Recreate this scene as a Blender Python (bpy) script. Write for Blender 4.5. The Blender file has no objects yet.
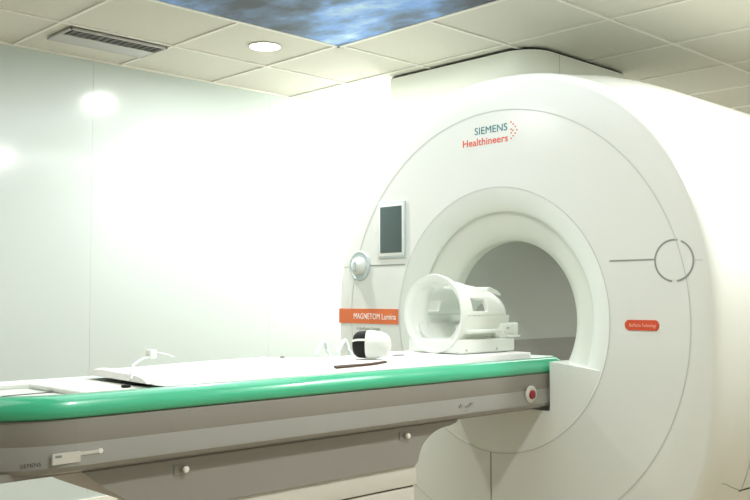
import bpy, bmesh, math, random
from mathutils import Vector, Matrix
random.seed(4)
C = bpy.context.scene.collection
PI = math.pi
ISO = 1.07          # height of the bore axis
CEIL = 2.445

# ------------------------------------------------------------------ materials
def mat(name, col, rough=.5, spec=.5, metal=0, coat=0, emis=None, estr=0, noise=0, nscale=30, alpha=None, bump=0, trans=0):
    m = bpy.data.materials.new(name); m.use_nodes = True
    nt = m.node_tree; b = nt.nodes['Principled BSDF']
    b.inputs['Base Color'].default_value = (*col, 1)
    b.inputs['Roughness'].default_value = rough
    b.inputs['Specular IOR Level'].default_value = spec
    b.inputs['Metallic'].default_value = metal
    b.inputs['Coat Weight'].default_value = coat
    b.inputs['Coat Roughness'].default_value = .08
    b.inputs['Transmission Weight'].default_value = trans
    if emis:
        b.inputs['Emission Color'].default_value = (*emis, 1)
        b.inputs['Emission Strength'].default_value = estr
    if noise or bump:
        tc = nt.nodes.new('ShaderNodeTexCoord')
        n = nt.nodes.new('ShaderNodeTexNoise'); n.inputs['Scale'].default_value = nscale
        n.inputs['Detail'].default_value = 4
        nt.links.new(tc.outputs['Object'], n.inputs['Vector'])
        if noise:
            r = nt.nodes.new('ShaderNodeMix'); r.data_type = 'RGBA'
            r.inputs['A'].default_value = (*[c*(1-noise) for c in col], 1)
            r.inputs['B'].default_value = (*[min(1, c*(1+noise)) for c in col], 1)
            nt.links.new(n.outputs['Fac'], r.inputs['Factor'])
            nt.links.new(r.outputs['Result'], b.inputs['Base Color'])
        if bump:
            bp = nt.nodes.new('ShaderNodeBump'); bp.inputs['Strength'].default_value = bump
            bp.inputs['Distance'].default_value = .004
            nt.links.new(n.outputs['Fac'], bp.inputs['Height'])
            nt.links.new(bp.outputs['Normal'], b.inputs['Normal'])
    return m

M = dict(
    shell=mat('scanner_white_plastic', (.75, .78, .73), .22, .5, noise=.012, nscale=3),
    flare=mat('funnel_white_plastic', (.80, .84, .79), .25, .5, noise=.012, nscale=3),
    throat=mat('throat_shaded_plastic', (.70, .735, .665), .35, .4, noise=.012, nscale=3),  # funnel plastic, darkened in the colour for its inward-facing shade
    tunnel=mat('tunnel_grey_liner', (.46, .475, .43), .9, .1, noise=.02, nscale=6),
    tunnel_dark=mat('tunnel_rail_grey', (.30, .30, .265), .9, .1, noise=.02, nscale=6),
    wall=mat('glossy_wall_panel', (.55, .61, .59), .13, .45, noise=.01, nscale=1.5),
    wall2=mat('painted_wall', (.76, .79, .75), .5, .3, noise=.01, nscale=2),
    ceil=mat('ceiling_tile', (.66, .65, .575), .85, .2, noise=.03, nscale=60, bump=.15),
    bar=mat('ceiling_bar', (.80, .79, .72), .5, .3, noise=.02),
    floor=mat('vinyl_floor', (.42, .345, .25), .3, .4, noise=.05, nscale=14),
    seam=mat('seam_grey', (.30, .32, .30), .6, .2, noise=.05),
    seam_soft=mat('seam_light_grey', (.55, .58, .55), .6, .2, noise=.05),
    dark=mat('dark_gap', (.05, .05, .045), .6, .2, noise=.05),
    orange=mat('orange_label', (.72, .18, .06), .45, .4, noise=.03),
    orange2=mat('orange_pill', (.66, .085, .03), .35, .4, noise=.04),
    teal=mat('teal_lettering', (.02, .20, .22), .5, .3, noise=.04),
    red_ink=mat('orange_lettering', (.75, .10, .05), .5, .3, noise=.04),
    white_ink=mat('white_lettering', (.95, .92, .88), .5, .3, noise=.02),
    grey_ink=mat('grey_lettering', (.25, .27, .26), .5, .3, noise=.04),
    screen=mat('screen_glass', (.045, .065, .06), .15, .5, emis=(.10, .14, .13), estr=.55, noise=.08, nscale=6),
    bezel=mat('screen_bezel', (.56, .64, .64), .35, .4, noise=.02),
    green=mat('green_rail_rubber', (.038, .50, .27), .28, .5, coat=1.0, noise=.05, nscale=8),
    side=mat('shaded_grey_side_panel', (.265, .253, .222), .42, .4, noise=.03, nscale=4),
    side_lit=mat('lit_grey_side_band', (.325, .325, .298), .38, .4, noise=.03, nscale=4),  # same grey as the panel, paler to paint light on the up-facing band
    beam=mat('grey_carriage', (.30, .292, .265), .45, .4, noise=.03, nscale=4),
    ped=mat('cream_column_cover', (.66, .655, .585), .4, .4, noise=.02, nscale=4),
    deck=mat('table_deck', (.72, .77, .73), .4, .4, noise=.04, nscale=12),
    cloth=mat('white_sheet', (.92, .92, .91), .8, .2, noise=.02, nscale=18, bump=.3),
    coil=mat('coil_white_plastic', (.83, .87, .82), .35, .4, noise=.015, nscale=8),
    pad=mat('coil_foam_pad', (.80, .83, .78), .8, .2, noise=.04, nscale=40),
    black=mat('black_foam', (.012, .014, .013), .75, .3, noise=.3, nscale=60),
    brown=mat('brown_strap', (.10, .06, .045), .6, .3, noise=.1),
    liner=mat('pale_liner', (.78, .86, .82), .45, .4, noise=.02),
    chrome=mat('bright_knob', (.85, .84, .78), .2, .6, noise=.02),
    red=mat('red_button', (.30, .02, .03), .3, .5, noise=.05),
    cable=mat('white_cable', (.74, .79, .80), .4, .4, noise=.03),
    housing=mat('housing_panel', (.93, .96, .90), .4, .4, noise=.012, nscale=3),
    vent_d=mat('vent_dark_slot', (.16, .16, .15), .6, .3, noise=.2, nscale=50),
    vent_l=mat('vent_grey_blade', (.50, .50, .48), .45, .4, noise=.04),
    lamp=mat('lamp_diffuser', (1, 1, .96), .5, .3, emis=(1, 1, .93), estr=9, noise=.01),
    steel=mat('sticker_silver', (.62, .62, .56), .4, .4, noise=.05),
)

def sky_material():
    m = bpy.data.materials.new('printed_cloud_sky'); m.use_nodes = True
    nt = m.node_tree; b = nt.nodes['Principled BSDF']
    tc = nt.nodes.new('ShaderNodeTexCoord')
    mp = nt.nodes.new('ShaderNodeMapping'); mp.inputs['Scale'].default_value = (1.0, 1.5, 1)
    mp.inputs['Location'].default_value = (.35, .2, 0)
    n = nt.nodes.new('ShaderNodeTexNoise'); n.inputs['Scale'].default_value = 1.9
    n.inputs['Detail'].default_value = 6; n.inputs['Roughness'].default_value = .55
    r = nt.nodes.new('ShaderNodeValToRGB')
    e = r.color_ramp.elements
    e[0].position = .36; e[0].color = (.035, .045, .055, 1)
    e[1].position = .70; e[1].color = (.52, .68, .80, 1)
    x = e.new(.47); x.color = (.075, .12, .19, 1)
    x = e.new(.56); x.color = (.13, .26, .50, 1)
    x = e.new(.62); x.color = (.26, .40, .56, 1)
    nt.links.new(tc.outputs['Object'], mp.inputs['Vector'])
    nt.links.new(mp.outputs['Vector'], n.inputs['Vector'])
    nt.links.new(n.outputs['Fac'], r.inputs['Fac'])
    nt.links.new(r.outputs['Color'], b.inputs['Base Color'])
    nt.links.new(r.outputs['Color'], b.inputs['Emission Color'])
    b.inputs['Emission Strength'].default_value = .8
    b.inputs['Roughness'].default_value = .6
    return m
M['sky'] = sky_material()

# ------------------------------------------------------------------ helpers
def obj(name, bm, m, parent=None, smooth=True, angle=40):
    if isinstance(m, str): m = M[m]
    bmesh.ops.recalc_face_normals(bm, faces=bm.faces)
    me = bpy.data.meshes.new(name); bm.to_mesh(me); bm.free()
    me.materials.append(m)
    if smooth:
        me.polygons.foreach_set('use_smooth', [True]*len(me.polygons))
        me.set_sharp_from_angle(angle=math.radians(angle))
    o = bpy.data.objects.new(name, me); C.objects.link(o)
    if parent:
        o.parent = parent
        o.matrix_parent_inverse = Matrix.Translation(parent.location).inverted()
    return o
def tag(o, label, cat, group=None):
    o['label'] = label; o['category'] = cat
    if group: o['group'] = group
    return o
def thing(name, label, cat, loc, group=None):
    o = bpy.data.objects.new(name, None); C.objects.link(o); o.location = loc
    o.empty_display_size = .1
    return tag(o, label, cat, group)
def struct(name, bm, m, smooth=False):
    o = obj(name, bm, m, smooth=smooth); o['kind'] = 'structure'; return o
def box(bm, x0, x1, y0, y1, z0, z1, bev=0, seg=3):
    r = bmesh.ops.create_cube(bm, size=1)
    vs = r['verts']
    for v in vs:
        v.co = Vector(((x0+x1)/2+v.co.x*(x1-x0), (y0+y1)/2+v.co.y*(y1-y0), (z0+z1)/2+v.co.z*(z1-z0)))
    if bev:
        es = list({e for v in vs for e in v.link_edges})
        bmesh.ops.bevel(bm, geom=es, offset=bev, segments=seg, affect='EDGES', profile=.5)
    return bm
def B(*a, **k): return box(bmesh.new(), *a, **k)
def loft(bm, loops, closed=True, cap0=False, cap1=False):
    rows = [[bm.verts.new(p) for p in l] for l in loops]
    n = len(rows[0])
    for a, b in zip(rows, rows[1:]):
        for i in range(n if closed else n-1):
            j = (i+1) % n
            try: bm.faces.new((a[i], a[j], b[j], b[i]))
            except ValueError: pass
    if cap0: bm.faces.new(rows[0])
    if cap1: bm.faces.new(rows[-1])
    return bm
def tube(bm, pts, r, seg=8, closed=False):
    pts = [Vector(p) for p in pts]; n = len(pts); loops = []
    up = Vector((0, 0, 1))
    for i, p in enumerate(pts):
        t = (pts[(i+1) % n]-pts[i-1]) if closed else (pts[min(i+1, n-1)]-pts[max(i-1, 0)])
        t.normalize()
        s = t.cross(up)
        if s.length < .05: s = t.cross(Vector((1, 0, 0)))
        s.normalize(); u = s.cross(t)
        loops.append([p+r*(s*math.cos(a)+u*math.sin(a)) for a in [2*PI*k/seg for k in range(seg)]])
    if closed: loops.append(loops[0]); loft(bm, loops); bmesh.ops.remove_doubles(bm, verts=bm.verts, dist=1e-6)
    else: loft(bm, loops, cap0=True, cap1=True)
    return bm
def smooth_path(pts, n=8):
    P = [Vector(p) for p in pts]; out = []
    for i in range(len(P)-1):
        a, b, c, d = P[max(i-1, 0)], P[i], P[i+1], P[min(i+2, len(P)-1)]
        for k in range(n):
            t = k/n
            out.append(.5*((2*b)+(c-a)*t+(2*a-5*b+4*c-d)*t*t+(3*b-a-3*c+d)*t**3))
    out.append(P[-1]); return out
def lathe_y(bm, prof, cx, cz, seg=32, axis='y'):     # prof: (radius, position along the axis)
    loops = []
    for r, y in prof:
        l = []
        for k in range(seg):
            a = 2*PI*k/seg
            if axis == 'y': l.append((cx+r*math.cos(a), y, cz+r*math.sin(a)))
            elif axis == 'z': l.append((cx+r*math.cos(a), cz+r*math.sin(a), y))
            else: l.append((y, cx+r*math.cos(a), cz+r*math.sin(a)))
        loops.append(l)
    return loft(bm, loops, cap0=prof[0][0] > 1e-6, cap1=prof[-1][0] > 1e-6)
def extrude_poly(bm, pts, axis, a, b):               # pts 2-D polygon; extruded along axis from a to b
    f = {'x': lambda p, t: (t, p[0], p[1]), 'y': lambda p, t: (p[0], t, p[1]), 'z': lambda p, t: (p[0], p[1], t)}[axis]
    A = [bm.verts.new(f(p, a)) for p in pts]; Bv = [bm.verts.new(f(p, b)) for p in pts]
    n = len(pts)
    for i in range(n): bm.faces.new((A[i], A[(i+1) % n], Bv[(i+1) % n], Bv[i]))
    bm.faces.new(A); bm.faces.new(list(reversed(Bv)))
    return bm
def annulus_y(bm, cx, cz, r, w, y, a0=0, a1=360, seg=160):
    n = int(seg*(a1-a0)/360)+1
    loops = [[(cx+rr*math.sin(math.radians(a0+(a1-a0)*k/n)), y, cz+rr*math.cos(math.radians(a0+(a1-a0)*k/n))) for k in range(n+1)] for rr in (r-w/2, r+w/2)]
    return loft(bm, loops, closed=False)
def text(name, body, size, m, parent, origin, xdir, zdir, width=None, bold=0, shear=0):
    cu = bpy.data.curves.new('t', 'FONT'); cu.body = body; cu.size = size; cu.offset = bold
    cu.extrude = .0004; cu.shear = shear; cu.space_character = 1.03
    o = bpy.data.objects.new('t', cu); C.objects.link(o)
    bpy.context.view_layer.update()
    dg = bpy.context.evaluated_depsgraph_get()
    me = bpy.data.meshes.new_from_object(o.evaluated_get(dg))
    bpy.data.objects.remove(o)
    bm = bmesh.new(); bm.from_mesh(me); bpy.data.meshes.remove(me)
    xs = [v.co.x for v in bm.verts]; w = max(xs)-min(xs); s = (width/w) if width else 1; mn = min(xs)
    X, Z = Vector(xdir).normalized(), Vector(zdir).normalized(); N = X.cross(Z)
    for v in bm.verts:
        x, y, z = v.co
        v.co = Vector(origin)+X*((x-mn)*s)+Z*y+N*z
    return obj(name, bm, m, parent, smooth=False)

# ------------------------------------------------------------------ the room
X0, X1, Y0, Y1 = -2.173, 3.6, -4.9, 3.6
struct('floor', B(X0-.1, X1+.1, Y0-.1, Y1+.1, -.1, 0), 'floor')
struct('ceiling', B(X0-.1, X1+.1, Y0-.1, Y1+.1, CEIL+.004, CEIL+.1), 'ceil')
# glossy left wall built of tall panels with narrow joints
bm = bmesh.new()
ys = [Y0] + [-.714+1.2*k for k in range(-3, 4)] + [Y1]
for a, b in zip(ys, ys[1:]):
    if b-a > .02: box(bm, X0-.04, X0, a+.0005, b-.0005, 0, CEIL+.004)
box(bm, X0-.1, X0-.03, Y0, Y1, 0, CEIL+.004)
struct('wall_left', bm, 'wall')
struct('wall_back', B(X0-.1, X1+.1, Y1, Y1+.1, 0, CEIL+.05), 'wall2')
struct('wall_right', B(X1, X1+.1, Y0-.1, Y1+.1, 0, CEIL+.05), 'wall2')
struct('wall_front', B(X0-.1, X1+.1, Y0-.1, Y0, 0, CEIL+.05), 'wall2')
struct('baseboard_left', B(X0, X0+.012, Y0, Y1, 0, .1, bev=.003), 'bar')
struct('baseboard_back', B(X0+.012, X1, Y1-.012, Y1, 0, .1, bev=.003), 'bar')
# ceiling grid
bm = bmesh.new(); GX, GY = -2.219, -1.162; w = .008
xs = [GX+.6*i for i in range(1, 10)]; ysg = [GY+.6*j for j in range(-6, 8)]
for x in xs: box(bm, x-w, x+w, Y0, Y1, CEIL-.0035, CEIL+.006)
for y in ysg: box(bm, X0, X1, y-w, y+w, CEIL-.003, CEIL+.006)
box(bm, X0, X0+.02, Y0, Y1, CEIL-.004, CEIL+.006)
struct('trim_1', bm, 'bar')

# sky picture panel in the ceiling
sx0, sx1, sy0, sy1 = GX+1.2, GX+1.2+1.8, GY+1.2-1.8, GY+1.2
t = thing('ceiling_picture_panel', 'large ceiling panel printed with a blue cloudy sky, above the green-edged table', 'ceiling panel', (sx0+.9, sy0+.9, CEIL-.012))
obj('picture', B(sx0+.015, sx1-.015, sy0+.015, sy1-.015, CEIL-.010, CEIL-.002), 'sky', t, smooth=False)
bm = bmesh.new()
for a in ((sx0-.006, sx1+.006, sy0-.006, sy0+.018), (sx0-.006, sx1+.006, sy1-.018, sy1+.006), (sx0-.006, sx0+.018, sy0, sy1), (sx1-.018, sx1+.006, sy0, sy1)):
    box(bm, *a, CEIL-.014, CEIL-.001)
obj('frame', bm, 'bar', t, smooth=False)

# slot air vent
t = thing('ceiling_vent', 'long narrow slotted grey air vent set in the cream ceiling by the wall', 'air vent', (-1.78, -.84, CEIL-.012))
vx0, vx1, vy0, vy1 = -1.905, -1.650, -1.10, -.575
bm = bmesh.new()
for a in ((vx0, vx1, vy0, vy0+.012), (vx0, vx1, vy1-.012, vy1), (vx0, vx0+.012, vy0, vy1), (vx1-.012, vx1, vy0, vy1)):
    box(bm, *a, CEIL-.014, CEIL-.003, bev=.002)
obj('frame', bm, 'vent_l', t)
obj('backing', B(vx0+.01, vx1-.01, vy0+.01, vy1-.01, CEIL-.006, CEIL-.004), 'vent_d', t, smooth=False)
obj('blade', B(vx0+.012, -1.765, vy0+.012, vy1-.012, CEIL-.013, CEIL-.007, bev=.002), 'vent_l', t)
for k in range(14):
    yy = vy0+.03+k*(vy1-vy0-.06)/13
    obj('slat', B(-1.762, vx1-.012, yy-.0015, yy+.0015, CEIL-.012, CEIL-.0065), 'vent_d', t, smooth=False)

# round downlights
def downlight(x, y, label, first=None, power=40):
    t = thing('ceiling_lamp', label, 'ceiling lamp', (x, y, CEIL-.015))
    bm = bmesh.new(); lathe_y(bm, [(.076, CEIL+.003), (.084, CEIL+.001), (.083, CEIL-.002), (.078, CEIL-.003), (.074, CEIL-.001)], x, y, 32, 'z')
    obj('trim_ring', bm, 'bar', t)
    bm = bmesh.new(); lathe_y(bm, [(.077, CEIL-.001), (.077, CEIL-.0035), (.06, CEIL-.004)], x, y, 32, 'z')
    obj('diffuser', bm, 'lamp', t)
    l = bpy.data.lights.new('downlight', 'AREA'); l.shape = 'DISK'; l.size = .14; l.energy = power; l.color = (1, 1, .98)
    o = bpy.data.objects.new('downlight', l); C.objects.link(o); o.location = (x, y, CEIL-.02)
downlight(-1.30, -.22, 'round bright downlight between the sky picture and the wall', power=34)
for x, y, p, lb in ((1.52, .29, 28, 'round downlight above the near flank of the scanner'),
                (-1.30, -2.1, 16, 'round downlight near the wall beyond the foot of the table'),
                (1.45, -1.35, 30, 'round downlight in front of the scanner on the right of the sky picture'),
                (-1.55, 1.45, 42, 'round downlight between the wall and the scanner housing'),
                (1.9, 1.6, 18, 'round downlight behind the near flank of the scanner')):
    downlight(x, y, lb, power=p)

# ------------------------------------------------------------------ the scanner
sc = thing('mri_scanner', 'large white ring-shaped MRI scanner with open bore', 'MRI scanner', (0, .85, 0))
SEG = 144
def outline(a, s, y):       # a from the top, clockwise seen from the front
    n = 2.2 if math.cos(a) > 0 else 2.5
    hw, hh = .995, (1.04 if math.cos(a) > 0 else 1.15)
    sn, cs = abs(math.sin(a)), abs(math.cos(a))
    r = ((sn/hw)**n+(cs/hh)**n)**(-1/n)*s
    return (r*math.sin(a), y, max(ISO+r*math.cos(a), .012))
def ring(r, y): return [(r*math.sin(2*PI*k/SEG), y, ISO+r*math.cos(2*PI*k/SEG)) for k in range(SEG)]
def oring(s, y): return [outline(2*PI*k/SEG, s, y) for k in range(SEG)]
# funnel-shaped entrance
bm = bmesh.new()
loft(bm, [ring(.462, .056), ring(.456, .052), ring(.455, .046), ring(.460, .039),
          ring(.472, .030), ring(.492, .020), ring(.515, .010), ring(.538, .0035), ring(.5545, 0)])
obj('bore_funnel', bm, 'flare', sc, angle=60)
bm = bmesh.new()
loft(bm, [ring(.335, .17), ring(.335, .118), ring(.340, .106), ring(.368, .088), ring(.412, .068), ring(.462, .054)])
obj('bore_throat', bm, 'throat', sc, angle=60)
bm = bmesh.new(); annulus_y(bm, 0, ISO, .5565, .0042, -.0008)
obj('funnel_seam', bm, 'seam_soft', sc, smooth=False)
# flat face and rounded rim
bm = bmesh.new()
loft(bm, [ring(.5545, 0), ring(.70, 0), ring(.882, 0), oring(.964, .0), oring(.973, .004), oring(.983, .014), oring(.991, .032), oring(.996, .062), oring(1.0, .095), oring(1.0, .12)])
obj('front_cover', bm, 'shell', sc, angle=60)
bm = bmesh.new()
loft(bm, [oring(1.0, .12), oring(1.001, .14), oring(1.008, .18), oring(1.022, .27), oring(1.038, .38), oring(1.047, .50), oring(1.050, .65), oring(1.050, 1.55), oring(1.04, 1.64), oring(1.0, 1.70), oring(.9, 1.73), ring(.45, 1.73), ring(.345, 1.70), ring(.336, 1.66)])
obj('body_shell', bm, 'shell', sc, angle=60)
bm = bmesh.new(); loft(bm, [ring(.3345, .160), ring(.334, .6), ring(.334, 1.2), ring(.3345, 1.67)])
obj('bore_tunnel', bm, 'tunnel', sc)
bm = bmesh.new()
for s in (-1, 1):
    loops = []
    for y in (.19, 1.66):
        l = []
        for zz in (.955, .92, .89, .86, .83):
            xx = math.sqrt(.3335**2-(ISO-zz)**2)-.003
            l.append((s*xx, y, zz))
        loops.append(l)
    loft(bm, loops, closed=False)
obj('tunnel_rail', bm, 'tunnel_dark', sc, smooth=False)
# sill that closes the lower part of the funnel on both sides of the table
pts = []
zt = .905
a = math.acos((ISO-.880)/.546)
n = 24
for k in range(n+1):
    t_ = a-2*a*k/n; pts.append((.546*math.sin(t_), ISO-.546*math.cos(t_)))
pts += [(-.278, zt), (-.278, .708), (.278, .708), (.278, zt)]
obj('bore_sill', extrude_poly(bmesh.new(), pts, 'y', .0012, .30), 'flare', sc, angle=30)
# seams on the face
bm = bmesh.new(); annulus_y(bm, 0, ISO, .882, .0045, -.0009, seg=220)
obj('face_seam', bm, 'seam_soft', sc, smooth=False)
obj('lower_face_seam', B(-.0245, -.0195, -.0014, 0, .02, .513), 'seam', sc, smooth=False)
obj('horizontal_seam', B(.5585, .744, -.0014, 0, 1.296, 1.302), 'seam', sc, smooth=False)
obj('horizontal_seam', B(-.752, -.5185, -.0014, 0, 1.3105, 1.3165), 'seam', sc, smooth=False)
obj('horizontal_seam', B(.896, .93, -.0012, 0, 1.291, 1.294), 'seam_soft', sc, smooth=False)
obj('horizontal_seam', B(-.935, -.894, -.0012, 0, 1.311, 1.314), 'seam_soft', sc, smooth=False)
# seams on the right flank
bm = bmesh.new()
pts = []
for k in range(30):
    z = .46+k*.03
    a = None
    lo, hi = PI/2*.9, PI*.97
    for _ in range(40):
        mid = (lo+hi)/2
        if outline(mid, 1.022, .26)[2] > z: lo = mid
        else: hi = mid
    p = outline(lo, 1.0225, .265); pts.append(p)
    if z > 1.1: break
tube(bm, pts[:20], .0022, 6)
obj('flank_seam', bm, 'seam_soft', sc)
def rim(z, y, s):
    lo, hi = PI/2*.9, PI*.97
    for _ in range(40):
        mid = (lo+hi)/2
        if outline(mid, s, y)[2] > z: lo = mid
        else: hi = mid
    return outline(lo, s, y)
bm = bmesh.new()
tube(bm, smooth_path([rim(.497, .13, 1.001), rim(.492, .155, 1.005), rim(.478, .19, 1.010), rim(.458, .25, 1.020)], 6), .0018, 6)
obj('flank_seam', bm, 'seam', sc)
bm = bmesh.new()
tube(bm, smooth_path([rim(.455, .25, 1.019), rim(.458, .30, 1.026), rim(.460, .35, 1.032), rim(.462, .40, 1.039)], 6), .003, 6)
obj('flank_seam', bm, 'dark', sc)
# right round cap (only its outline shows)
cap = obj('round_cap', lathe_y(bmesh.new(), [(.070, 0.0), (.070, -.0012)], .822, 1.293, 48), 'shell', sc)
bm = bmesh.new(); annulus_y(bm, .822, 1.293, .0745, .0065, -.0016, a0=22, a1=172, seg=90); annulus_y(bm, .822, 1.293, .0745, .0065, -.0016, a0=186, a1=372, seg=90)
obj('cap_gap', bm, 'seam', cap, smooth=False)
bm = bmesh.new()
a0 = math.degrees(math.atan2(.822, .223))
annulus_y(bm, 0, ISO, .882, .0045, -.0018, a0=70, a1=79, seg=220)
obj('cap_seam', bm, 'seam_soft', cap, smooth=False)
# left control knob
kx, kz = -.823, 1.314
knob = obj('control_dial', lathe_y(bmesh.new(), [(.072, 0.004), (.072, -.004), (.069, -.008), (.064, -.008), (.061, -.003), (.030, -.002), (0.0, -.002)], kx, kz, 48), 'bezel', sc)
obj('dial_knob', lathe_y(bmesh.new(), [(.044, -.002), (.043, -.014), (.038, -.024), (.026, -.032), (.012, -.036), (0.0, -.037)], kx, kz, 40), 'flare', knob)
obj('dial_grip', B(kx-.010, kx+.008, -.044, -.030, kz-.028, kz+.020, bev=.005), 'bezel', knob)
# touch screen
scr = obj('screen_frame', B(-.694, -.512, -.007, .002, 1.345, 1.612, bev=.003), 'bezel', sc)
obj('screen_lip', B(-.686, -.520, -.009, -.0065, 1.355, 1.602, bev=.001), 'flare', scr)
obj('screen_glass', B(-.674, -.532, -.0105, -.0075, 1.370, 1.588, bev=.001), 'screen', scr)
# orange name strip with lettering
lab = obj('name_strip', B(-.972, -.563, -.0022, .001, 1.036, 1.107), 'orange', sc, smooth=False)
text('lettering', 'MAGNETOM Lumina', .040, 'white_ink', lab, (-.865, -.0026, 1.057), (1, 0, 0), (0, 0, 1), width=.287)
text('small_lettering', 'A BioMatrix System', .020, 'seam', sc, (-.846, -.0012, 1.006), (1, 0, 0), (0, 0, 1), width=.160)
# right orange pill
pill = []
for k in range(24):
    a = 2*PI*k/24
    cx = .640 if math.cos(a) < 0 else .745
    rr = .0195 if math.cos(a) < 0 else .014
    pill.append((cx+rr*math.cos(a), 1.0585+(.0195)*math.sin(a)))
pl = obj('orange_pill', extrude_poly(bmesh.new(), pill, 'y', .001, -.003), 'orange2', sc, smooth=False)
text('lettering', 'BioMatrix Technology', .018, mat('pale_orange_ink', (.95, .50, .38), .5, .3, noise=.02), pl, (.640, -.0034, 1.052), (1, 0, 0), (0, 0, 1), width=.108)
# maker lettering
text('maker_lettering', 'SIEMENS', .044, 'teal', sc, (-.098, -.0006, 1.862), (1, 0, .00), (0, 0, 1), width=.176)
text('maker_lettering', 'Healthineers', .044, 'red_ink', sc, (-.165, -.0006, 1.815), (1, 0, 0), (0, 0, 1), width=.246, bold=.0004)
bm = bmesh.new()
for i, (dx, dz) in enumerate(((0, .040), (.011, .030), (.022, .018), (.030, .004), (.021, -.009), (.010, -.019), (0, -.029), (.0, .010), (.009, .004), (.0, -.006))):
    lathe_y(bm, [(.0034, 0), (.0034, -.001)], .098+dx, 1.853+dz, 12)
obj('dot_emblem', bm, 'red_ink', sc, smooth=False)
# tall cover between scanner and ceiling, rounded vertical corners
def rrect(x0, x1, y0, y1, r, n=10):
    out = []
    for cx, cy, a in ((x1-r, y1-r, 0), (x0+r, y1-r, 90), (x0+r, y0+r, 180), (x1-r, y0+r, 270)):
        for k in range(n+1):
            t_ = math.radians(a+90*k/n); out.append((cx+r*math.cos(t_), cy+r*math.sin(t_)))
    return out
hx0, hx1, hy0, hy1 = -1.325, -.315, .715, 1.59
P = rrect(hx0, hx1, hy0, hy1, .17)
# square the left corners
P = [p for p in P if p[0] > -.55]
P = [(hx1-.0, hy1)] + [p for p in P if p[1] < 1.2] 
P = [(hx0, hy0)] + sorted([p for p in P if p[1] < 1.2], key=lambda p: (p[0]+p[1])) + [(hx1, hy1), (hx0, hy1)]
bm = extrude_poly(bmesh.new(), P, 'z', 1.52, CEIL-.012)
hs = obj('housing_cover', bm, 'housing', sc)
def inset(P, d):
    cx, cy = (hx0+hx1)/2, (hy0+hy1)/2
    return [(x+(d if x < cx else -d), y+(d if y < cy else -d)) for x, y in P]
bm = extrude_poly(bmesh.new(), inset(P, .006), 'z', CEIL-.012, CEIL-.003)
obj('shadow_gap', bm, 'dark', hs, smooth=False)
obj('cover_seam', B(hx1-.002, hx1+.0008, .955, .958, 1.9, CEIL-.014), 'seam_soft', hs, smooth=False)

# ------------------------------------------------------------------ the patient table
tb = thing('patient_table', 'patient table with bright green edge rail and grey side panel', 'patient table', (0, -1.1, 0))
def path(x, y0, y1, rf, rh, n=12):                   # closed plan outline
    out = []
    for cx, cy, r, a in ((x-rh, y1-rh, rh, 0), (-x+rh, y1-rh, rh, 90), (-x+rf, y0+rf, rf, 180), (x-rf, y0+rf, rf, 270)):
        for k in range(n+1):
            t_ = math.radians(a+90*k/n); out.append((cx+r*math.cos(t_), cy+r*math.sin(t_)))
    return out
TY0, TY1 = -2.27, .165
# green rail: profile swept along the outline (offset inward, height)
prof = [(0, .886), (.0005, .868), (.006, .862), (.045, .861), (.052, .866), (.052, .900), (.046, .911), (.038, .9175), (.031, .9180), (.022, .9155), (.0145, .9105), (.0085, .9035), (.0040, .896), (.0012, .889)]
loops = [[(x_, y_, z) for x_, y_ in path(.268-o_, TY0+o_, TY1-o_, .28-o_, .085-o_ if .085-o_ > .02 else .02)] for o_, z in prof]
loops.append(loops[0])
bm = loft(bmesh.new(), loops); bmesh.ops.remove_doubles(bm, verts=bm.verts, dist=1e-6)
obj('edge_rail', bm, 'green', tb, angle=80)
loops = [[(x_, y_, z) for x_, y_ in path(.268-o_, TY0+o_, TY1-o_, .28-o_, .085-o_ if .085-o_ > .02 else .02)] for o_, z in ((.036, .9178), (.036, .9192), (.041, .9185), (.0545, .903), (.0545, .890), (.0505, .890), (.0505, .9005))]
loops.append(loops[0])
bm = loft(bmesh.new(), loops); bmesh.ops.remove_doubles(bm, verts=bm.verts, dist=1e-6)
obj('inner_liner', bm, 'liner', tb, angle=50)
# deck tray
bm = extrude_poly(bmesh.new(), path(.218, TY0+.05, TY1-.05, .23, .035), 'z', .866, .9)
obj('table_deck', bm, 'deck', tb, angle=30)
bm = bmesh.new()
for s in (-1, 1):
    box(bm, s*.193-.012, s*.193+.012, -2.02, .02, .899, .914, bev=.004)
obj('deck_channel', bm, 'flare', tb)
obj('deck_lip', B(-.15, .15, -2.15, -2.11, .899, .911, bev=.005), 'flare', tb)
# side panels (profile extruded along Y), shade coloured into the upper face, light into the lower band
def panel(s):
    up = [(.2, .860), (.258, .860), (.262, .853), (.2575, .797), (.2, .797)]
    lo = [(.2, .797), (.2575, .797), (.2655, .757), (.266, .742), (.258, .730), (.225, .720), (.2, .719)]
    for nm, P_, mm in (('side_panel', up, 'side'), ('side_band', lo, 'side_lit')):
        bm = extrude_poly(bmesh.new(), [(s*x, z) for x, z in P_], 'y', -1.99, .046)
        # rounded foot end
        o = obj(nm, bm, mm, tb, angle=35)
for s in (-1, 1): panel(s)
bm = bmesh.new()
lp = []
FE = ((.010, .860), (.006, .853), (.0105, .797), (.0105, .797), (.0025, .757), (.002, .742), (.010, .730), (.043, .720), (.068, .719))
for o_, z in FE:
    pts = []
    r = .28-o_; x = .268-o_; y0 = TY0+o_
    pts.append((x, -1.99, z))
    for k in range(13):
        t_ = math.radians(-90*k/12); pts.append((x-r+r*math.cos(t_), y0+r+r*math.sin(t_), z))
    for k in range(13):
        t_ = math.radians(-90-90*k/12); pts.append((-x+r+r*math.cos(t_), y0+r+r*math.sin(t_), z))
    pts.append((-x, -1.99, z)); lp.append(pts)
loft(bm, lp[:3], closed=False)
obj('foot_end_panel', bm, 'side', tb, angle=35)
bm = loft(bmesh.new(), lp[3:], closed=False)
obj('foot_end_band', bm, 'side_lit', tb, angle=35)
obj('underside_panel', B(-.215, .215, -2.2, .02, .715, .735), 'beam', tb, smooth=False)
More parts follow.
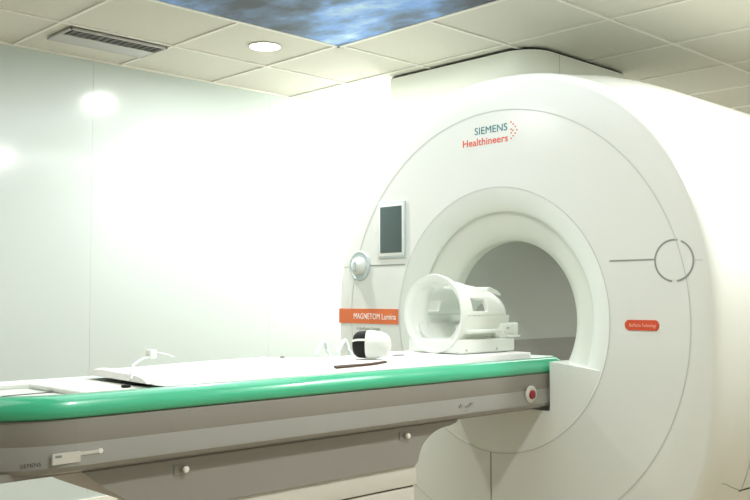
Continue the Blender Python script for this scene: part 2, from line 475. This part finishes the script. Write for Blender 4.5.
obj('end_strip', B(.2, .2675, .047, .054, .722, .862, bev=.001), 'flare', tb)
obj('end_strip', B(-.2675, -.2, .047, .054, .722, .862, bev=.001), 'flare', tb)
# carriage beam with concave head end
P = [(-1.955, .7145), (-1.90, .672), (-1.82, .622), (-1.75, .590), (-1.67, .580), (-.715, .580), (-.703, .590)]
for k in range(1, 11):
    a = math.radians(180-90*k/10)
    P.append((-.535+.165*math.cos(a), .590+.108*math.sin(a)))
P += [(-.50, .706), (-.49, .7145)]
bm = extrude_poly(bmesh.new(), P, 'x', -.220, .220)
obj('carriage', bm, 'beam', tb, angle=35)
for y in (-.765, -1.655):
    k = obj('side_knob', lathe_y(bmesh.new(), [(.005, .219), (.005, .225), (.008, .226), (.0095, .229), (.0095, .234), (.007, .237), (0, .238)], y, .686, 24, 'x'), 'chrome', tb)
    obj('knob_mount', B(.2195, .2225, y-.032, y-.018, .672, .700, bev=.001), 'seam', tb)
obj('column_cover', B(-.212, .212, -1.62, -.703, .509, .579, bev=.004), 'ped', tb)
obj('column', B(-.208, .208, -1.60, -.706, 0.0, .505, bev=.008), 'ped', tb)
obj('column_gap', B(-.203, .203, -1.595, -.712, .503, .511), 'dark', tb, smooth=False)
# emergency button
eb = obj('emergency_button', lathe_y(bmesh.new(), [(.0, .264), (.034, .2645), (.034, .2685), (.030, .272), (.023, .2735), (0, .2735)], -.108, .783, 36, 'x'), 'steel', tb)
obj('button_cap', lathe_y(bmesh.new(), [(.017, .272), (.0175, .276), (.0165, .281), (.010, .284), (0, .285)], -.112, .783, 30, 'x'), 'red', eb)
# stickers and marks on the side band
st = obj('rating_sticker', B(.2590, .2668, -2.058, -1.985, .752, .778), 'steel', tb, smooth=False)
obj('sticker_mark', B(.2666, .2674, -2.052, -2.035, .768, .774), 'grey_ink', st, smooth=False)
obj('sticker_strip', B(.2600, .2652, -1.985, -1.935, .768, .776), 'steel', tb, smooth=False)
obj('sticker_disc', lathe_y(bmesh.new(), [(0.0, .2605), (.0065, .2606), (.0065, .2662), (0, .2663)], -1.93, .773, 20, 'x'), 'chrome', tb)
text('side_lettering', 'SIEMENS', .014, 'dark', tb, (.2668, -2.140, .7535), (0, 1, 0), (0, 0, 1), width=.052, bold=0)
text('side_lettering', 'Healthineers', .010, 'grey_ink', tb, (.2666, -2.142, .7435), (0, 1, 0), (0, 0, 1), width=.056)
bm = bmesh.new()
for y0, z0, w_, h_ in ((-.535, .765, .018, .006), (-.527, .771, .012, .006), (-.50, .764, .016, .006), (-.488, .767, .018, .005), (-.474, .772, .016, .006), (-.508, .750, .02, .003)):
    box(bm, .2600, .2660, y0, y0+w_, z0, z0+h_)
obj('small_symbols', bm, 'grey_ink', tb, smooth=False)

# ------------------------------------------------------------------ things on the table
# mattress with curled foot end, draped up to the rail
def mat_top(x, y):
    h = .945+.010*math.exp(-((y+1.45)/.22)**2)+.007*math.exp(-((y+1.05)/.18)**2)+.004*math.sin(9*y+3*x)
    u = abs(x)/.2125
    return h-.020*u**6-(.004 if y > -.4 else 0)
ny, nx = 70, 18
ya, yb = -1.745, -.415
top, bot = [], []
for i in range(ny+1):
    y = ya+(yb-ya)*i/ny
    lift = .011*max(0, 1-(y-ya)/.07)**1.5
    r1, r2 = [], []
    for k in range(nx+1):
        x = -.2125+.425*k/nx
        yy = y-.02*(x/.232)*max(0, 1-(y-ya)/.2)
        edge = .012 if i in (0, ny) else 0
        fl = min(1, .55+(yb-y)/.06); th = mat_top(x, y)
        r1.append((x, yy, .919+(th-.919)*max(fl, .25)-edge*.5+lift*.5))
        r2.append((x, yy, .9155+lift))
    top.append(r1); bot.append(r2)
bm = bmesh.new()
T = [[bm.verts.new(p) for p in r] for r in top]; Bo = [[bm.verts.new(p) for p in r] for r in bot]
for i in range(ny):
    for k in range(nx):
        bm.faces.new((T[i][k], T[i][k+1], T[i+1][k+1], T[i+1][k])); bm.faces.new((Bo[i][k], Bo[i+1][k], Bo[i+1][k+1], Bo[i][k+1]))
for i in range(ny):
    bm.faces.new((T[i][0], T[i+1][0], Bo[i+1][0], Bo[i][0])); bm.faces.new((T[i][nx], Bo[i][nx], Bo[i+1][nx], T[i+1][nx]))
for k in range(nx):
    bm.faces.new((T[0][k], Bo[0][k], Bo[0][k+1], T[0][k+1])); bm.faces.new((T[ny][k], T[ny][k+1], Bo[ny][k+1], Bo[ny][k]))
tag(obj('mattress', bm, 'cloth', angle=70), 'long thin white mattress covered with a sheet on the green-edged table', 'mattress')
# thin lower pad peeping out at the foot end
bm = bmesh.new(); box(bm, -.17, .165, -1.93, -1.735, .9005, .914, bev=.005)
tag(obj('foot_pad', bm, 'pad'), 'flat pale pad beside the lifted foot end of the mattress', 'pad')
t = tag(obj('clip', B(.128, .145, -1.80, -1.778, .9145, .922, bev=.002), 'black'), 'small black clip at the near foot corner of the mattress', 'clip')

# transparent-white strap with clip standing up
t = thing('positioning_strap', 'pale strap with an upright white clip lying across the mattress near its foot', 'strap', (0, -1.6, .95))
pth = smooth_path([(-.215, -1.50, .970), (-.17, -1.56, .968), (-.05, -1.66, .961), (.06, -1.725, .962), (.13, -1.77, .935)], 8)
obj('band', tube(bmesh.new(), pth, .0035, 8), 'cable', t)
obj('clip_head', B(-.232, -.198, -1.515, -1.490, .964, .994, bev=.006), 'coil', t)
obj('clip_tail', tube(bmesh.new(), smooth_path([(-.215, -1.49, .985), (-.21, -1.45, .976), (-.21, -1.42, .965)], 5), .003, 6), 'cable', t)
# little strap buckle
t = thing('buckle', 'small dark buckle on a thin loose strap on the middle of the mattress', 'buckle', (-.03, -1.10, .955))
zz = mat_top(-.05, -1.10)
obj('buckle_stud', lathe_y(bmesh.new(), [(.008, zz-.002), (.0085, zz+.004), (.006, zz+.008), (0, zz+.009)], -.04, -1.10, 16, 'z'), 'seam', t)
obj('tape', tube(bmesh.new(), smooth_path([(-.20, -1.10, zz+.002), (-.14, -1.115, zz+.004), (-.09, -1.125, zz+.002), (-.05, -1.105, zz+.003)], 6), .002, 6), 'cable', t)
# dark flat strap near rail
bm = bmesh.new()
pp = smooth_path([(.207, -1.08, 0), (.200, -1.0, 0), (.190, -.90, 0), (.178, -.82, 0)], 6)
lo = [[(p.x-.006, p.y, mat_top(p.x-.006, p.y)+.0006), (p.x+.006, p.y, mat_top(p.x+.006, p.y)+.0006), (p.x+.006, p.y, mat_top(p.x+.006, p.y)+.006), (p.x-.006, p.y, mat_top(p.x-.006, p.y)+.0045)] for p in pp]
loft(bm, lo, cap0=True, cap1=True)
tag(obj('flat_strap', bm, 'brown', angle=30), 'thin dark brown strap lying along the near edge of the mattress', 'strap')
# looped white cables at the far rail
for k, (dy, lb) in enumerate(((-.03, 'white cable loop rising off the far table edge, the nearer to the foot'), (.08, 'white cable loop rising off the far table edge, the nearer to the scanner'))):
    pth = smooth_path([(-.225, -.80+dy, .9445), (-.245, -.76+dy, .953), (-.255, -.715+dy, .972), (-.26, -.67+dy, .992), (-.262, -.64+dy, .985), (-.258, -.63+dy, .960), (-.245, -.64+dy, .948), (-.222, -.66+dy, .9435)], 6)
    pth = [Vector((p.x, (p.y-dy+.72)*.5-.72+dy, p.z)) for p in pth]
    tag(obj('cable_loop', tube(bmesh.new(), pth, .0075, 8), 'cable'), lb, 'cable', 'cable loops at the far table edge')

# ear defender: white cushion drum with a black band, lying on its side
t = thing('padded_drum', 'small white rounded drum cushion with a black end band lying on the mattress', 'cushion', (.03, -.77, .945))
D = Vector((.80, .60, 0)).normalized(); Sx = Vector((D.y, -D.x, 0)); cz = .9455+.053
O = Vector((.045, -.845, cz-.003))
def drum(prof, seg=36):
    loops = [[O+D*y+(Sx*math.cos(2*PI*k/seg)+Vector((0, 0, 1))*math.sin(2*PI*k/seg)*.98)*r*.94 for k in range(seg)] for r, y in prof]
    return loft(bmesh.new(), loops, cap0=True, cap1=True)
obj('black_band', drum([(.020, -.004), (.036, .000), (.046, .008), (.0505, .018), (.053, .046), (.046, .052)]), 'black', t)
obj('cushion', drum([(.046, .044), (.0530, .046), (.0545, .054), (.054, .072), (.050, .096), (.042, .115), (.030, .126), (.012, .131)]), 'coil', t)
bm = bmesh.new()
lo = [[O+D*y+(Sx*math.cos(a)+Vector((0, 0, 1))*math.sin(a))*r for a in [math.radians(v) for v in range(-10, 200, 6)]] for r, y in ((.0455, .007), (.0535, .026), (.0535, .032), (.0465, .012))]
lo = [[p+Vector((0, 0, .004)) for p in l] for l in lo]
bm = bmesh.new()
q = []
for j in range(15):
    y = .001+j*.0033; r = .0375+.0118*math.sin(min(1, j/7)*PI/2)
    a = math.radians(22)
    q.append(O+D*y+(Sx*math.cos(a)+Vector((0, 0, 1))*math.sin(a))*r)
tube(bm, q, .0045, 6)
obj('white_stripe', bm, 'coil', t)
tag(obj('dark_tab', B(.055, .083, -.665, -.625, .9455, .953, bev=.002), 'seam'), 'small flat grey tab on the mattress just right of the white drum', 'tab')

bm = bmesh.new(); box(bm, -.2125, .2125, -.408, -.030, .9145, .9415, bev=.006)
tag(obj('support_pad', bm, 'cloth'), 'flat white pad under the head coil at the scanner end of the table', 'pad')
# head coil
hc = thing('head_coil', 'white open-ended head coil with a side window, standing at the bore entrance', 'head coil', (0, -.18, .94))
cz = 1.090
def arc(a_, h_, y, a0, a1, n, off=0, dz=0):
    return [((a_+off)*math.cos(math.radians(a0+(a1-a0)*k/n)), y, cz+dz+(h_+off)*math.sin(math.radians(a0+(a1-a0)*k/n))) for k in range(n+1)]
def shell(rows, a0, a1, n, th, holes=lambda i, k: False):
    """rows: (half width, height, y); a curved plate of thickness th with openings"""
    bm = bmesh.new(); out = [[bm.verts.new(p) for p in arc(a_, h_, y, a0, a1, n)] for a_, h_, y in rows]
    inn = [[bm.verts.new(p) for p in arc(a_, h_, y, a0, a1, n, off=-th)] for a_, h_, y in rows]
    R_ = len(rows)-1
    solid = {(i, k) for i in range(R_) for k in range(n) if not holes(i, k)}
    for i, k in solid:
        bm.faces.new((out[i][k], out[i+1][k], out[i+1][k+1], out[i][k+1]))
        bm.faces.new((inn[i][k], inn[i][k+1], inn[i+1][k+1], inn[i+1][k]))
        for di, dk, (p, q_) in ((-1, 0, ((0, 0), (0, 1))), (1, 0, ((1, 0), (1, 1))), (0, -1, ((0, 0), (1, 0))), (0, 1, ((0, 1), (1, 1)))):
            if (i+di, k+dk) not in solid:
                A_, B_ = (i+p[0], k+p[1]), (i+q_[0], k+q_[1])
                try: bm.faces.new((out[A_[0]][A_[1]], out[B_[0]][B_[1]], inn[B_[0]][B_[1]], inn[A_[0]][A_[1]]))
                except ValueError: pass
    loose = [v for v in bm.verts if not v.link_faces]
    bmesh.ops.delete(bm, geom=loose, context='VERTS')
    return bm
rows = [(.150, .152, -.355), (.148, .150, -.335), (.143, .144, -.315), (.139, .138, -.30), (.139, .136, -.285), (.139, .133, -.25), (.138, .128, -.21), (.137, .122, -.17), (.134, .114, -.13), (.128, .106, -.10), (.118, .096, -.075)]
def holes(i, k):   # 24 cells over 180 degrees
    side = 3 <= i <= 5 and (1 <= k <= 3 or 20 <= k <= 22)
    eye = 5 <= i <= 7 and 9 <= k <= 11 or 4 <= i <= 7 and 13 <= k <= 14
    return side or eye
o = obj('upper_shell', shell(rows, 0, 180, 24, .018, holes), 'coil', hc, angle=50)
bv = o.modifiers.new('soft', 'BEVEL'); bv.width = .004; bv.segments = 2; bv.limit_method = 'ANGLE'; bv.angle_limit = math.radians(50)
# front flange ring, thin and flaring
bm = bmesh.new(); loops = []
for dr, y in ((-.022, -.352), (-.018, -.372), (-.006, -.384), (.004, -.384), (.006, -.378), (0, -.352)):
    loops.append([((.152+dr)*math.cos(2*PI*k/64), y, 1.098+(.150+dr)*math.sin(2*PI*k/64)) for k in range(64)])
loops.append(loops[0]); loft(bm, loops); bmesh.ops.remove_doubles(bm, verts=bm.verts, dist=1e-6)
obj('front_ring', bm, 'coil', hc, angle=60)
bm = bmesh.new(); loops = []
for a_, h_, y in ((.149, .147, -.376), (.140, .144, -.368), (.126, .139, -.350), (.112, .133, -.325), (.107, .129, -.305), (.110, .131, -.300), (.120, .138, -.320)):
    loops.append([(a_*math.cos(2*PI*k/64)+.006*min(1, (y+.376)/.05), y, 1.095+h_*math.sin(2*PI*k/64)) for k in range(64)])
loft(bm, loops)
obj('front_bezel', bm, 'flare', hc, angle=60)
# lower shell cradle
rows2 = [(.150, .147, -.355), (.146, .146, -.33), (.140, .140, -.30), (.139, .139, -.2), (.134, .132, -.12), (.126, .120, -.06)]
obj('lower_shell', shell(rows2, 180, 360, 24, .018), 'coil', hc, angle=50)
bm = bmesh.new()
for i in range(12):
    pass
cr = [[(x, y, 1.090-math.sqrt(max(0, .108**2-x*x))-.004+.012*abs(x)/.1) for x in [-.1+.2*k/16 for k in range(17)]] for y in (-.35, -.30, -.2, -.10)]
loft(bm, cr, closed=False)
o = obj('head_pad', bm, 'pad', hc); s_ = o.modifiers.new('thick', 'SOLIDIFY'); s_.thickness = .012
# base plinth, side flange, connector block
obj('base', B(-.140, .140, -.375, -.040, .9445, 1.000, bev=.010), 'coil', hc)
obj('base_riser', B(-.125, .125, -.15, -.045, .995, 1.045, bev=.008), 'coil', hc)
for s in (-1, 1):
    bm = bmesh.new(); xa, xb = (.120, .162) if s > 0 else (-.162, -.120)
    box(bm, xa, xb, -.345, -.155, 1.022, 1.036, bev=.005)
    obj('side_flange', bm, 'coil', hc)
    obj('split_line', B(.1365*s-.004, .1365*s+.004, -.34, -.26, 1.0885, 1.0915), 'seam_soft', hc, smooth=False)
cb = obj('connector_block', B(.035, .135, -.130, -.010, 1.000, 1.058, bev=.006), 'coil', hc)
obj('connector_latch', B(.1345, .141, -.105, -.05, 1.018, 1.048, bev=.002), 'flare', cb)
obj('connector_mark', B(.1405, .1418, -.096, -.08, 1.036, 1.040), 'seam', cb, smooth=False)
obj('connector_foot', B(.1345, .146, -.09, -.012, 1.000, 1.008, bev=.002), 'flare', cb)
# end fin on top
bm = bmesh.new(); extrude_poly(bm, [(-.12, 1.196), (-.10, 1.204), (-.055, 1.190), (-.028, 1.174), (-.030, 1.168), (-.06, 1.174), (-.12, 1.182)], 'x', -.035, .06)
obj('mirror_arm', bm, 'coil', hc)
# closed crown
bm = bmesh.new()
loft(bm, [arc(.118, .096, -.075, 0, 180, 24), arc(.112, .090, -.062, 0, 180, 24), arc(.095, .076, -.054, 0, 180, 24), arc(.06, .05, -.050, 0, 180, 24)], closed=False)
obj('crown', bm, 'coil', hc)
for y in (-.345, -.16):
    obj('base_screw', lathe_y(bmesh.new(), [(0, .139), (.006, .1395), (.006, .142), (0, .1425)], y, .958, 14, 'x'), 'seam_soft', hc)

# ------------------------------------------------------------------ lights, world, camera
w = bpy.data.worlds.new('World'); bpy.context.scene.world = w; w.use_nodes = True
w.node_tree.nodes['Background'].inputs[0].default_value = (.9, 1, .95, 1)
w.node_tree.nodes['Background'].inputs[1].default_value = .3
def area(loc, rot, sx, sy, e, col=(1, 1, .98)):
    l = bpy.data.lights.new('room_light', 'AREA'); l.shape = 'RECTANGLE'; l.size = sx; l.size_y = sy; l.energy = e; l.color = col
    o = bpy.data.objects.new('room_light', l); C.objects.link(o); o.location = loc; o.rotation_euler = rot; return o
area((.2, -2.9, CEIL-.03), (0, 0, 0), 1.2, 1.2, 9)
area((1.3, 1.0, CEIL-.03), (0, 0, 0), .7, 1.6, 30)
area((-.12, -.86, CEIL-.03), (0, 0, 0), 1.7, 1.7, 22)
l = bpy.data.lights.new('gap_fill_light', 'POINT'); l.energy = 48; l.shadow_soft_size = .12; l.color = (1, 1, .97)  # unseen point light added to whiten wall and ceiling beside the housing
o = bpy.data.objects.new('gap_fill_light', l); C.objects.link(o); o.location = (-1.62, 1.5, 1.95)

for s in (0,):
    l = bpy.data.lights.new('bore_light', 'AREA'); l.shape = 'RECTANGLE'; l.size = .05; l.size_y = 1.4; l.energy = 3.6; l.color = (1, 1, .95)
    o = bpy.data.objects.new('bore_light', l); C.objects.link(o); o.location = (0, .9, ISO+.325)
yaw, pitch, roll, fl = .8, .0505, -.001, 930.86
F = Vector((-math.sin(yaw)*math.cos(pitch), math.cos(yaw)*math.cos(pitch), math.sin(pitch)))
R = Vector((math.cos(yaw), math.sin(yaw), 0)); U = R.cross(F)
RR = R*math.cos(roll)+U*math.sin(roll); UU = -R*math.sin(roll)+U*math.cos(roll)
cam = bpy.data.cameras.new('camera'); co = bpy.data.objects.new('camera', cam); C.objects.link(co)
cam.sensor_width = 36; cam.lens = fl*36/750; cam.clip_start = .05
m3 = Matrix((RR, UU, -F)).transposed()
co.matrix_world = Matrix.Translation((2.469, -3.096, 1.163)) @ m3.to_4x4()
S = bpy.context.scene; S.camera = co
S.view_settings.view_transform = 'Standard'; S.view_settings.look = 'None'
S.view_settings.exposure = -0.35
S.cycles.max_bounces = 10; S.cycles.diffuse_bounces = 6
